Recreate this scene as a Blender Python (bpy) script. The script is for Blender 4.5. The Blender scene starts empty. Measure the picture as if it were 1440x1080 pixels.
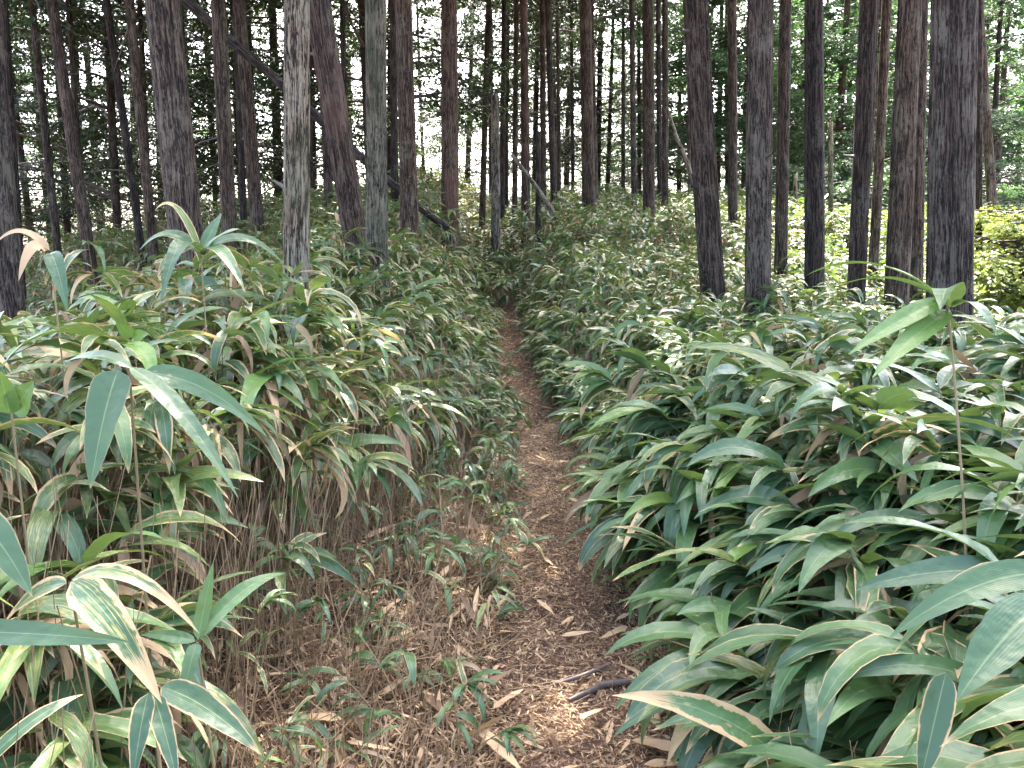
import bpy, math, random
import numpy as np
from mathutils import Vector, Matrix

# ------------------------------------------------------------------ camera, sky, sun, exposure
SC = bpy.context.scene
COL = SC.collection
CAM_H, PITCH, FPX = 1.6, math.radians(8.5), 1109.0
cam_data = bpy.data.cameras.new("camera")
cam_data.sensor_fit = 'HORIZONTAL'
cam_data.sensor_width = 36.0
cam_data.lens = FPX / 1440.0 * 36.0
cam_data.clip_start = 0.05
cam_data.clip_end = 3000.0
cam = bpy.data.objects.new("camera", cam_data)
COL.objects.link(cam)
cam.location = (0, 0, CAM_H)
cam.rotation_euler = (math.radians(90) - PITCH, 0, 0)
SC.camera = cam

SUN_EL, SUN_AZ = math.radians(54), math.radians(6)      # azimuth measured from +Y towards +X
world = bpy.data.worlds.new("World")
SC.world = world
world.use_nodes = True
wn = world.node_tree
wn.nodes.clear()
sky = wn.nodes.new('ShaderNodeTexSky')
sky.sky_type = 'NISHITA'
sky.sun_disc = False
sky.sun_elevation = SUN_EL
sky.sun_rotation = SUN_AZ
sky.air_density = .7
sky.dust_density = 6.0
sky.ozone_density = .3
bg = wn.nodes.new('ShaderNodeBackground')
bg.inputs['Strength'].default_value = 0.15
wo = wn.nodes.new('ShaderNodeOutputWorld')
wn.links.new(sky.outputs[0], bg.inputs[0])
wn.links.new(bg.outputs[0], wo.inputs[0])

sun_data = bpy.data.lights.new("sun", 'SUN')
sun_data.energy = 2.7
sun_data.angle = math.radians(0.5)
sun_data.color = (1.0, 0.94, 0.84)
sun = bpy.data.objects.new("sun", sun_data)
COL.objects.link(sun)
sdir = Vector((math.sin(SUN_AZ) * math.cos(SUN_EL), math.cos(SUN_AZ) * math.cos(SUN_EL), math.sin(SUN_EL)))
sun.rotation_euler = sdir.to_track_quat('Z', 'Y').to_euler()
sun.location = (10, 12, 20)

SC.view_settings.view_transform = 'Standard'
SC.view_settings.look = 'None'
SC.view_settings.gamma = 1.0
SC.view_settings.exposure = 4.0
SC.render.engine = 'CYCLES'
SC.cycles.use_denoising = True
SC.cycles.max_bounces = 6
SC.cycles.diffuse_bounces = 2
SC.cycles.transmission_bounces = 4
SC.cycles.caustics_reflective = False
SC.cycles.caustics_refractive = False

rng = np.random.default_rng(7)
random.seed(7)
R = math.radians


# ------------------------------------------------------------------ small helpers
def at(px, py, D):
    """point on the ray of photo pixel (px, py) at forward distance D"""
    xn, yn = (px - 720) / FPX, (540 - py) / FPX
    d = np.array([xn, math.cos(PITCH) + yn * math.sin(PITCH), -math.sin(PITCH) + yn * math.cos(PITCH)])
    return np.array([0, 0, CAM_H]) + d * (D / d[1])


def project(P):
    P = np.asarray(P, float)
    q = P - np.array([0, 0, CAM_H])
    zf = q[..., 1] * math.cos(PITCH) - q[..., 2] * math.sin(PITCH)
    yu = q[..., 1] * math.sin(PITCH) + q[..., 2] * math.cos(PITCH)
    zf = np.where(np.abs(zf) < 1e-3, 1e-3, zf)
    return 720 + FPX * q[..., 0] / zf, 540 - FPX * yu / zf, zf


def tag(o, label=None, cat=None, group=None, kind=None):
    if label: o['label'] = label
    if cat: o['category'] = cat
    if group: o['group'] = group
    if kind: o['kind'] = kind
    return o


def empty(name, loc):
    o = bpy.data.objects.new(name, None)
    COL.objects.link(o)
    o.location = loc
    o.empty_display_size = 0.1
    return o


def link_obj(name, me, parent=None):
    o = bpy.data.objects.new(name, me)
    COL.objects.link(o)
    if parent is not None:
        o.parent = parent
    return o


def make_mesh(name, verts, quads, mats, uv=None, col=None, tp=None, matidx=None, smooth=True):
    """verts (N,3), quads (M,4); per-vertex uv (N,2), colour (N,4), tp (N,3)"""
    me = bpy.data.meshes.new(name)
    verts = np.asarray(verts, np.float32)
    quads = np.asarray(quads, np.int32)
    n, m = len(verts), len(quads)
    me.vertices.add(n)
    me.vertices.foreach_set('co', verts.ravel())
    me.loops.add(m * 4)
    me.loops.foreach_set('vertex_index', quads.ravel())
    me.polygons.add(m)
    me.polygons.foreach_set('loop_start', np.arange(0, m * 4, 4, dtype=np.int32))
    me.polygons.foreach_set('loop_total', np.full(m, 4, np.int32))
    if matidx is not None:
        me.polygons.foreach_set('material_index', np.asarray(matidx, np.int32))
    me.polygons.foreach_set('use_smooth', np.full(m, smooth, bool))
    me.update(calc_edges=True)
    if uv is not None:
        l = me.uv_layers.new(name='UVMap')
        l.data.foreach_set('uv', np.asarray(uv, np.float32)[quads.ravel()].ravel())
    if col is not None:
        a = me.color_attributes.new('lf', 'FLOAT_COLOR', 'POINT')
        a.data.foreach_set('color', np.asarray(col, np.float32).ravel())
    if tp is not None:
        a = me.attributes.new('tp', 'FLOAT_VECTOR', 'POINT')
        a.data.foreach_set('vector', np.asarray(tp, np.float32).ravel())
    for mt in mats:
        me.materials.append(mt)
    return me


class Acc:
    """collects pieces into one mesh"""
    def __init__(s):
        s.v, s.q, s.uv, s.c, s.mi, s.n = [], [], [], [], [], 0

    def add(s, v, q, uv=None, c=None, mi=0):
        v = np.asarray(v).reshape(-1, 3)
        if len(v) == 0: return
        s.v.append(v)
        s.q.append(np.asarray(q).reshape(-1, 4) + s.n)
        s.uv.append(np.zeros((len(v), 2)) if uv is None else uv)
        s.c.append(np.tile([0, 0, 0, .5], (len(v), 1)) if c is None else c)
        s.mi.append(np.full(len(s.q[-1]), mi))
        s.n += len(v)

    def mesh(s, name, mats):
        return make_mesh(name, np.concatenate(s.v), np.concatenate(s.q), mats, np.concatenate(s.uv),
                         np.concatenate(s.c), None, np.concatenate(s.mi))


def smooth01(x):
    x = np.clip(x, 0, 1)
    return x * x * (3 - 2 * x)


_NT = np.random.default_rng(3).random((64, 64))
def vnoise(x, y):
    """value noise, 0..1"""
    x = np.asarray(x, float); y = np.asarray(y, float)
    xi, yi = np.floor(x).astype(int), np.floor(y).astype(int)
    fx, fy = smooth01(x - xi), smooth01(y - yi)
    g = lambda i, j: _NT[i % 64, j % 64]
    return (g(xi, yi) * (1 - fx) + g(xi + 1, yi) * fx) * (1 - fy) + (g(xi, yi + 1) * (1 - fx) + g(xi + 1, yi + 1) * fx) * fy


# ------------------------------------------------------------------ materials
class NT:
    def __init__(s, name):
        s.m = bpy.data.materials.new(name)
        s.m.use_nodes = True
        s.t = s.m.node_tree
        s.t.nodes.clear()

    def n(s, typ, ins=None, **kw):
        nd = s.t.nodes.new(typ)
        for k, v in kw.items():
            setattr(nd, k, v)
        for k, v in (ins or {}).items():
            s.set(nd.inputs[k], v)
        return nd

    def set(s, inp, v):
        if isinstance(v, bpy.types.NodeSocket):
            s.t.links.new(v, inp)
        elif isinstance(v, tuple) and len(v) == 3 and inp.type == 'RGBA':
            inp.default_value = (*v, 1)
        else:
            inp.default_value = v

    def math(s, op, a, b=None, c=None, clamp=False):
        nd = s.n('ShaderNodeMath', operation=op, use_clamp=clamp)
        s.set(nd.inputs[0], a)
        if b is not None: s.set(nd.inputs[1], b)
        if c is not None: s.set(nd.inputs[2], c)
        return nd.outputs[0]

    def mix(s, f, a, b, blend='MIX'):
        nd = s.n('ShaderNodeMix', data_type='RGBA', blend_type=blend)
        s.set(nd.inputs['Factor'], f)
        s.set(nd.inputs[6], a)
        s.set(nd.inputs[7], b)
        return nd.outputs[2]

    def step(s, x, lo, hi):
        nd = s.n('ShaderNodeMapRange', interpolation_type='SMOOTHSTEP')
        s.set(nd.inputs['Value'], x); s.set(nd.inputs['From Min'], lo); s.set(nd.inputs['From Max'], hi)
        return nd.outputs[0]

    def noise(s, vec, scale, detail=3, rough=.55):
        nd = s.n('ShaderNodeTexNoise', {'Scale': scale, 'Detail': detail, 'Roughness': rough})
        if vec is not None: s.set(nd.inputs['Vector'], vec)
        return nd.outputs[0]

    def vmul(s, vec, k):
        nd = s.n('ShaderNodeVectorMath', operation='MULTIPLY')
        s.set(nd.inputs[0], vec); nd.inputs[1].default_value = k
        return nd.outputs[0]

    def ramp(s, f, stops):
        nd = s.n('ShaderNodeValToRGB')
        e = nd.color_ramp.elements
        while len(e) < len(stops): e.new(.5)
        for i, (p, c) in enumerate(stops):
            e[i].position = p; e[i].color = (*c, 1)
        s.set(nd.inputs[0], f)
        return nd.outputs[0]

    def bump(s, h, strength, dist):
        return s.n('ShaderNodeBump', {'Height': h, 'Strength': strength, 'Distance': dist}).outputs[0]

    def out(s, sh):
        o = s.n('ShaderNodeOutputMaterial')
        s.t.links.new(sh, o.inputs['Surface'])
        return s.m


def leaf_material():
    g = NT('bamboo_leaf')
    at_ = g.n('ShaderNodeAttribute', attribute_name='lf')
    sp = g.n('ShaderNodeSeparateColor', {'Color': at_.outputs['Color']})
    dry, mar, young = sp.outputs[0], sp.outputs[1], sp.outputs[2]
    rnd = at_.outputs['Alpha']
    uv = g.n('ShaderNodeUVMap', uv_map='UVMap').outputs[0]
    su = g.n('ShaderNodeSeparateXYZ', {0: uv})
    u, v = su.outputs[0], su.outputs[1]
    a = g.math('ABSOLUTE', g.math('MULTIPLY_ADD', v, 2.0, -1.0))
    pos = g.n('ShaderNodeNewGeometry').outputs['Position']
    n1 = g.noise(pos, 38.0, 3)
    n2 = g.noise(pos, 9.0, 2)
    n3 = g.noise(pos, 24.0, 2)
    cv = g.n('ShaderNodeCombineXYZ', {0: g.math('MULTIPLY', u, 7.0), 1: g.math('MULTIPLY', v, 34.0), 2: g.math('MULTIPLY', rnd, 91.0)}).outputs[0]
    nst = g.noise(cv, 1.0, 3)
    green = g.mix(rnd, (.018, .056, .024), (.056, .114, .038))
    green = g.mix(g.math('MULTIPLY', n2, .45), green, (.042, .096, .060))
    green = g.mix(young, green, (.13, .23, .04))
    stripes = g.math('SINE', g.math('MULTIPLY', v, 95.0))
    green = g.mix(g.math('MULTIPLY_ADD', stripes, .03, .05), green, (.10, .17, .08))
    green = g.mix(g.math('MULTIPLY', g.math('SUBTRACT', 1.0, g.step(a, .02, .06)), .55), green, (.22, .27, .12))
    yel = g.math('MULTIPLY', g.step(nst, .50, .62), g.step(dry, .12, .5))
    green = g.mix(g.math('MULTIPLY', yel, .85), green, (.36, .30, .08))
    m1 = g.math('MULTIPLY', mar, g.math('MULTIPLY_ADD', n1, 2.6, -.35))
    edge = g.step(g.math('ADD', a, m1), .96, 1.06)
    tip = g.step(g.math('ADD', u, g.math('MULTIPLY', g.math('MULTIPLY', mar, 1.1), g.math('MULTIPLY_ADD', nst, 1.2, .1))), .98, 1.05)
    dead = g.math('MULTIPLY', g.math('MAXIMUM', edge, tip), g.step(mar, .02, .08))
    cream = g.mix(nst, (.50, .37, .19), (.31, .21, .10))
    c = g.mix(dead, green, cream)
    tan = g.mix(nst, g.mix(rnd, (.62, .46, .27), (.13, .076, .044)), g.mix(rnd, (.50, .33, .17), (.09, .052, .030)))
    vsp = g.n('ShaderNodeTexVoronoi', {'Vector': g.n('ShaderNodeCombineXYZ', {0: g.math('MULTIPLY', u, 9.0), 1: g.math('MULTIPLY', v, 3.2), 2: g.math('MULTIPLY', rnd, 77.0)}).outputs[0], 'Scale': 1.0})
    vrn = g.n('ShaderNodeSeparateColor', {'Color': vsp.outputs['Color']}).outputs[0]
    spot = g.math('MULTIPLY', g.math('SUBTRACT', 1.0, g.step(vsp.outputs['Distance'], .10, .22)), g.step(vrn, .72, .80))
    spot = g.math('MULTIPLY', spot, g.step(rnd, .45, .6))
    c = g.mix(g.math('MULTIPLY', spot, .75), c, (.34, .25, .12))
    isdry = g.step(dry, .78, .88)
    c = g.mix(isdry, c, tan)
    dd = g.math('MAXIMUM', dead, isdry)
    geo = g.n('ShaderNodeNewGeometry')
    c_under = g.mix(.35, c, g.mix(dd, (.12, .19, .075), (.45, .34, .2)))
    c = g.mix(geo.outputs['Backfacing'], c, c_under)
    rough = g.math('MULTIPLY_ADD', n2, .22, .27)
    rough = g.math('MULTIPLY_ADD', dd, .3, rough, clamp=True)
    rough = g.math('MULTIPLY_ADD', geo.outputs['Backfacing'], .2, rough, clamp=True)
    h = g.math('ADD', g.math('MULTIPLY', stripes, .03), g.math('MULTIPLY_ADD', n3, 3.2, g.math('MULTIPLY', n1, .7)))
    b = g.bump(h, .5, .004)
    p = g.n('ShaderNodeBsdfPrincipled', {'Base Color': c, 'Roughness': rough, 'Normal': b})
    p.inputs['Specular IOR Level'].default_value = .5
    tcol = g.mix(.55, c, (.17, .25, .03))
    tcol = g.mix(dd, tcol, (.45, .30, .13))
    tr = g.n('ShaderNodeBsdfTranslucent', {'Color': tcol})
    ms = g.n('ShaderNodeMixShader', {0: .27, 1: p.outputs[0], 2: tr.outputs[0]})
    return g.out(ms.outputs[0])


def stem_material(name, c1, c2, scale=60):
    g = NT(name)
    at_ = g.n('ShaderNodeAttribute', attribute_name='lf')
    pos = g.n('ShaderNodeNewGeometry').outputs['Position']
    n1 = g.noise(g.vmul(pos, (1, 1, .25)), scale, 3)
    f = g.math('ADD', g.math('MULTIPLY', n1, .5), g.math('MULTIPLY', at_.outputs['Alpha'], .6), clamp=True)
    c = g.mix(f, c1, c2)
    p = g.n('ShaderNodeBsdfPrincipled', {'Base Color': c, 'Roughness': .6})
    return g.out(p.outputs[0])


def bark_material(name, dark, mid, light, lichen, lich_amt, crack=30.0, bump=.9, moss=0.0, red=0.0, grain=.07, speck=.25):
    g = NT(name)
    tp = g.n('ShaderNodeAttribute', attribute_name='tp').outputs['Vector']
    oi = g.n('ShaderNodeObjectInfo').outputs['Random']
    off = g.n('ShaderNodeCombineXYZ', {2: g.math('MULTIPLY', oi, 40.0)}).outputs[0]
    va = g.n('ShaderNodeVectorMath', operation='ADD')
    g.set(va.inputs[0], tp); g.set(va.inputs[1], off)
    tpo = va.outputs[0]
    warp = g.n('ShaderNodeTexNoise', {'Vector': g.vmul(tpo, (3, 3, 2.2)), 'Scale': 1.0, 'Detail': 2})
    vw = g.n('ShaderNodeVectorMath', operation='MULTIPLY_ADD')
    g.set(vw.inputs[0], warp.outputs['Color']); vw.inputs[1].default_value = (.05, .05, .0); g.set(vw.inputs[2], tpo)
    w = vw.outputs[0]
    strips = g.noise(g.vmul(w, (1, 1, grain * .9)), crack * 1.9, 6, .68)
    fine = g.noise(g.vmul(w, (1, 1, .10)), crack * 6.0, 6, .75)
    rid = g.math('ABSOLUTE', g.math('SUBTRACT', g.noise(g.vmul(w, (1, 1, grain)), crack * 1.25, 4, .6), .5))
    crk = g.math('SUBTRACT', 1.0, g.step(rid, .0, .055))
    spk = g.step(g.noise(g.vmul(w, (1, 1, .3)), crack * 4.2, 4, .7), .56, .68)
    plates = g.n('ShaderNodeTexVoronoi', {'Vector': g.vmul(w, (1, 1, .045)), 'Scale': crack * 1.5}, feature='DISTANCE_TO_EDGE').outputs['Distance']
    groove = g.math('SUBTRACT', 1.0, g.step(plates, .0, .16))
    hgt = g.math('ADD', g.math('MULTIPLY', strips, 1.0), g.math('MULTIPLY', fine, .75))
    hgt = g.math('SUBTRACT', hgt, g.math('ADD', g.math('MULTIPLY', groove, .15), g.math('MULTIPLY', crk, .38)))
    f = g.math('MULTIPLY_ADD', hgt, 2.9, -1.78, clamp=True)
    c = g.ramp(f, [(0, dark), (.5, mid), (1, light)])
    c = g.mix(g.math('MULTIPLY', spk, speck), c, lichen)
    c = g.mix(g.math('MULTIPLY', crk, .8), c, dark)
    big = g.noise(tpo, 3.1, 3)
    c = g.mix(g.math('MULTIPLY', g.math('SUBTRACT', big, .5), 1.1, clamp=True), c, dark)
    pn = g.noise(g.vmul(tpo, (1, 1, .6)), 6.0, 4, .6)
    pf = g.noise(g.vmul(w, (1, 1, .6)), 55.0, 4, .7)
    lm = g.math('MULTIPLY', g.step(g.math('MULTIPLY_ADD', pf, .5, g.math('MULTIPLY', pn, .9)), .70 - .22 * lich_amt, .86 - .22 * lich_amt), .62)
    c = g.mix(g.math('MULTIPLY', lm, g.step(hgt, .35, .75)), c, lichen)
    if moss:
        mo = g.math('MULTIPLY', g.step(g.noise(g.vmul(tpo, (1, 1, .45)), 4.3, 4), .46, .62), moss)
        c = g.mix(mo, c, (.09, .10, .045))
    if red:
        rd = g.math('MULTIPLY', g.step(g.noise(g.vmul(tpo, (1, 1, .5)), 2.3, 3), .5, .62), red)
        c = g.mix(rd, c, (.17, .075, .05))
    hsv = g.n('ShaderNodeHueSaturation', {'Value': g.math('MULTIPLY_ADD', oi, .5, .88), 'Saturation': g.math('MULTIPLY_ADD', oi, .25, .74), 'Color': c})
    b = g.bump(hgt, bump, .03)
    p = g.n('ShaderNodeBsdfPrincipled', {'Base Color': hsv.outputs[0], 'Roughness': .88, 'Normal': b})
    p.inputs['Specular IOR Level'].default_value = .25
    return g.out(p.outputs[0])


def foliage_material(name, c1, c2, c3, trans):
    g = NT(name)
    at_ = g.n('ShaderNodeAttribute', attribute_name='lf')
    oi = g.n('ShaderNodeObjectInfo').outputs['Random']
    rnd = at_.outputs['Alpha']
    c = g.mix(rnd, c1, c2)
    c = g.mix(g.math('MULTIPLY', oi, .6), c, c3)
    p = g.n('ShaderNodeBsdfPrincipled', {'Base Color': c, 'Roughness': .5})
    p.inputs['Specular IOR Level'].default_value = .35
    tc = g.mix(.5, c, trans)
    tr = g.n('ShaderNodeBsdfTranslucent', {'Color': tc})
    ms = g.n('ShaderNodeMixShader', {0: .33, 1: p.outputs[0], 2: tr.outputs[0]})
    return g.out(ms.outputs[0])


def soil_material(name, c1, c2, c3, scale):
    g = NT(name)
    pos = g.n('ShaderNodeNewGeometry').outputs['Position']
    n1 = g.noise(pos, scale, 8, .7)
    n2 = g.noise(pos, scale * 7, 5, .7)
    n3 = g.noise(pos, .9, 3)
    vo = g.n('ShaderNodeTexVoronoi', {'Vector': pos, 'Scale': scale * 5}).outputs['Color']
    vs = g.n('ShaderNodeSeparateColor', {'Color': vo}).outputs[0]
    c = g.mix(g.step(n1, .3, .7), c1, c2)
    c = g.mix(g.math('MULTIPLY', g.step(vs, .55, .95), g.math('MULTIPLY', n2, 1.1), clamp=True), c, c3)
    c = g.mix(g.math('MULTIPLY', g.step(n3, .45, .7), .45), c, c1)
    h = g.math('ADD', n1, g.math('MULTIPLY', n2, .6))
    p = g.n('ShaderNodeBsdfPrincipled', {'Base Color': c, 'Roughness': .92, 'Normal': g.bump(h, .9, .03)})
    p.inputs['Specular IOR Level'].default_value = .2
    return g.out(p.outputs[0])


M_LEAF = leaf_material()
M_STEM = stem_material('bamboo_stem', (.10, .075, .035), (.26, .20, .10))
M_STALK = stem_material('dead_stalk', (.08, .048, .027), (.42, .28, .145))
M_TWIG = stem_material('twig_bark', (.035, .026, .02), (.10, .075, .06), 40)
M_BARK = bark_material('cedar_bark', (.012, .007, .0045), (.056, .034, .020), (.120, .076, .047), (.14, .115, .078), .0)
M_BARKG = bark_material('grey_cedar_bark', (.014, .0085, .0055), (.064, .041, .026), (.135, .090, .058), (.17, .145, .10), .2)
M_BARKD = bark_material('dark_bark', (.009, .006, .004), (.038, .024, .016), (.088, .058, .040), (.11, .10, .075), .0)
M_BARKR = bark_material('red_brown_bark', (.013, .008, .0055), (.060, .034, .022), (.124, .078, .050), (.14, .115, .08), .05, red=.3)
M_SNAG = bark_material('weathered_wood', (.022, .014, .008), (.15, .103, .058), (.32, .245, .15), (.33, .285, .185), .3, crack=22, bump=1.0, moss=.25, grain=.10, speck=.6)
M_SNAGM = bark_material('mossy_wood', (.016, .011, .006), (.085, .063, .032), (.20, .158, .085), (.25, .215, .12), .5, crack=24, bump=1.0, moss=.5, grain=.10, speck=.55)
M_FOL = foliage_material('conifer_needles', (.009, .022, .010), (.026, .050, .020), (.030, .045, .016), (.05, .09, .02))
M_FOLG = foliage_material('pale_sunlit_needles', (.026, .070, .035), (.066, .138, .058), (.078, .125, .045), (.13, .26, .07))  # paler green: sunlight on the right-hand crowns is put into the needle colour
M_FOLY = foliage_material('yellow_green_leaves', (.17, .23, .040), (.33, .35, .065), (.22, .28, .05), (.36, .42, .07))
M_GROUND = soil_material('forest_soil', (.036, .022, .014), (.115, .070, .042), (.33, .22, .125), 14.0)
M_PATH = soil_material('trodden_soil', (.060, .034, .022), (.185, .106, .068), (.50, .35, .22), 22.0)


# ------------------------------------------------------------------ terrain
_PY = [-600, -40, -10, 0, 8, 13, 16, 19, 22, 26, 31, 37, 50, 90, 250, 900]
_PZ = [-25, -6, -.4, 0, .36, .95, 1.5, 2.0, 2.5, 3.0, 3.1, 2.2, -3, -14, -30, -40]
_CY = [-50, 0, 2, 4.6, 6.4, 9.7, 14, 18, 24, 40]
_CX = [.1, .12, .17, .27, .2, -.03, -.18, -.6, -.3, 1.0]
def pathx(y): return np.interp(y, _CY, _CX)

def terrain(x, y):
    x = np.asarray(x, float); y = np.asarray(y, float)
    h = sum(np.interp(y + o, _PY, _PZ) for o in (-1.2, -.6, 0, .6, 1.2)) / 5
    s = x - pathx(y)
    h = h + .20 * smooth01((-s - .55) / 1.1) * smooth01((y + 1) / 3)
    h = h + .55 * smooth01((-s - .3) / 1.2) * smooth01((y - 9) / 4) * smooth01((24 - y) / 5)
    h = h + smooth01((s - .6) / 1.5) * np.interp(y, [0, 3, 8, 10, 14, 20, 26], [0, -.08, -.2, -.08, .28, .22, 0])
    dl = np.maximum(0, -x - 2.1)
    h = h - 15 * (1 - np.exp(-dl * .36 / 15)) * np.interp(y, [0, 9, 16, 24], [1, 1, .5, 1])
    dr = np.maximum(0, x - 6.2)
    h = h - 12 * (1 - np.exp(-dr * .30 / 12))
    h = h + .14 * np.exp(-((x - 2.9) / .9) ** 2 - ((y - 4.9) / 1.3) ** 2) - .16 * np.clip(x - 3.7, 0, 3.2) * np.interp(y, [3, 5, 9, 12], [0, 1, 1, 0])
    h = h + .05 * (vnoise(x * 1.7 + 9, y * 1.7) - .5) + .16 * (vnoise(x * .45, y * .45 + 5) - .5) * smooth01((np.abs(s) - .5) / 1.)
    h = h - .045 * np.exp(-(s / .36) ** 2) * (y < 20)
    return h


def axis_coords(lo, hi, fine_lo, fine_hi, step, grow):
    a = list(np.arange(fine_lo, fine_hi + 1e-6, step))
    d = step
    while a[-1] < hi:
        d *= grow; a.append(a[-1] + d)
    d = step
    while a[0] > lo:
        d *= grow; a.insert(0, a[0] - d)
    return np.array(a)


def grid_mesh(name, X, Y, Z, mat):
    ny, nx = X.shape
    idx = np.arange(nx * ny).reshape(ny, nx)
    q = np.stack([idx[:-1, :-1], idx[:-1, 1:], idx[1:, 1:], idx[1:, :-1]], -1).reshape(-1, 4)
    return make_mesh(name, np.stack([X, Y, Z], -1).reshape(-1, 3), q, [mat])


gx = axis_coords(-700, 700, -7, 7, .11, 1.16)
gy = axis_coords(-500, 1200, -1, 26, .11, 1.16)
GX, GY = np.meshgrid(gx, gy)
ground = link_obj('ground', grid_mesh('ground', GX, GY, terrain(GX, GY), M_GROUND))
tag(ground, 'brown forest floor of soil and leaf mould rising to a low crest', None, None, 'structure')

py_ = np.arange(-1, 19.01, .07)
ps = np.linspace(-1, 1, 17)
PYY = np.repeat(py_[:, None], 17, 1)
hw = np.interp(py_, [6, 10], [.30, .28]) + .07 * (vnoise(py_ * 1.3, 3.3) - .5) + .03 * (vnoise(py_ * 5, 8.1) - .5)
hw2 = np.interp(py_, [6, 10], [.30, .28]) + .07 * (vnoise(py_ * 1.2, 13.3) - .5) + .03 * (vnoise(py_ * 5, 18.1) - .5)
PXX = pathx(PYY) + np.where(ps < 0, ps * hw[:, None], ps * hw2[:, None])
PZZ = terrain(PXX, PYY) + .010 - .03 * np.abs(ps) ** 6
path = link_obj('path', grid_mesh('path', PXX, PYY, PZZ, M_PATH))
tag(path, 'narrow trodden dirt footpath strewn with dry leaf bits between the bamboo', None, None, 'structure')


# ------------------------------------------------------------------ leaves and stems (vectorised)
def leaf_shape(u):
    return (1 - np.exp(-u / .075)) * (1 - u ** 2.6)


def leaves(P, az, e0, bend, L, W, roll, nu, nv, lf, azb=None, wave=None):
    N = len(P)
    u = np.linspace(0, 1, nu + 1)
    v = np.linspace(-1, 1, nv + 1)
    azb = np.zeros(N) if azb is None else azb
    e = e0[:, None] - bend[:, None] * u[None] ** 1.15
    A = az[:, None] + azb[:, None] * u[None]
    d = np.stack([np.cos(A) * np.cos(e), np.sin(A) * np.cos(e), np.sin(e)], -1)
    c = np.zeros((N, nu + 1, 3))
    c[:, 1:] = np.cumsum((d[:, 1:] + d[:, :-1]) / 2, 1) * (L / nu)[:, None, None]
    c += P[:, None]
    s = np.stack([-np.sin(A), np.cos(A), np.zeros_like(A)], -1)
    nrm = np.cross(d, s)
    rr = roll[:, None, None]
    s2 = s * np.cos(rr) + nrm * np.sin(rr)
    n2 = nrm * np.cos(rr) - s * np.sin(rr)
    w = leaf_shape(u)[None] * (W / 2)[:, None] * (1 + rng.normal(0, .05, (N, nu + 1)))
    ph = rng.random(N) * 6.3
    wav = (.16 * np.sin(u[None] * 9 + ph[:, None]))[:, :, None] * v[None, None]     # slight twist ripple
    fold = .22 * np.abs(v)[None, None] + wav
    pts = c[:, :, None] + s2[:, :, None] * (w[:, :, None] * v[None, None])[..., None] + n2[:, :, None] * (w[:, :, None] * fold)[..., None]
    nvv = nv + 1
    k = np.arange((nu + 1) * nvv).reshape(nu + 1, nvv)
    q1 = np.stack([k[:-1, :-1], k[1:, :-1], k[1:, 1:], k[:-1, 1:]], -1).reshape(-1, 4)
    q = (q1[None] + (np.arange(N) * (nu + 1) * nvv)[:, None, None]).reshape(-1, 4)
    uv1 = np.stack(np.broadcast_arrays(u[:, None], (v[None] + 1) / 2), -1).reshape(-1, 2)
    uv = np.tile(uv1, (N, 1))
    col = np.repeat(lf, (nu + 1) * nvv, axis=0)
    return pts.reshape(-1, 3), q, uv, col


def tubes(C, rad, ns=4, rnd=None):
    """C (N,K,3) polylines, rad (N,K) radii -> tube verts/quads"""
    N, K, _ = C.shape
    t = np.gradient(C, axis=1)
    t /= np.linalg.norm(t, axis=-1, keepdims=True) + 1e-9
    ref = np.where(np.abs(t[..., 2:3]) > .8, np.array([1., 0, 0]), np.array([0, 0, 1.]))
    a = np.cross(t, ref); a /= np.linalg.norm(a, axis=-1, keepdims=True) + 1e-9
    b = np.cross(t, a)
    th = np.arange(ns) / ns * 2 * math.pi
    pts = C[:, :, None] + rad[:, :, None, None] * (a[:, :, None] * np.cos(th)[:, None] + b[:, :, None] * np.sin(th)[:, None])
    k = np.arange(K * ns).reshape(K, ns)
    q1 = np.stack([k[:-1], np.roll(k[:-1], -1, 1), np.roll(k[1:], -1, 1), k[1:]], -1).reshape(-1, 4)
    q = (q1[None] + (np.arange(N) * K * ns)[:, None, None]).reshape(-1, 4)
    al = rng.random(N) if rnd is None else rnd
    col = np.zeros((N * K * ns, 4)); col[:, 3] = np.repeat(al, K * ns)
    return pts.reshape(-1, 3), q, np.zeros((N * K * ns, 2)), col


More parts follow.
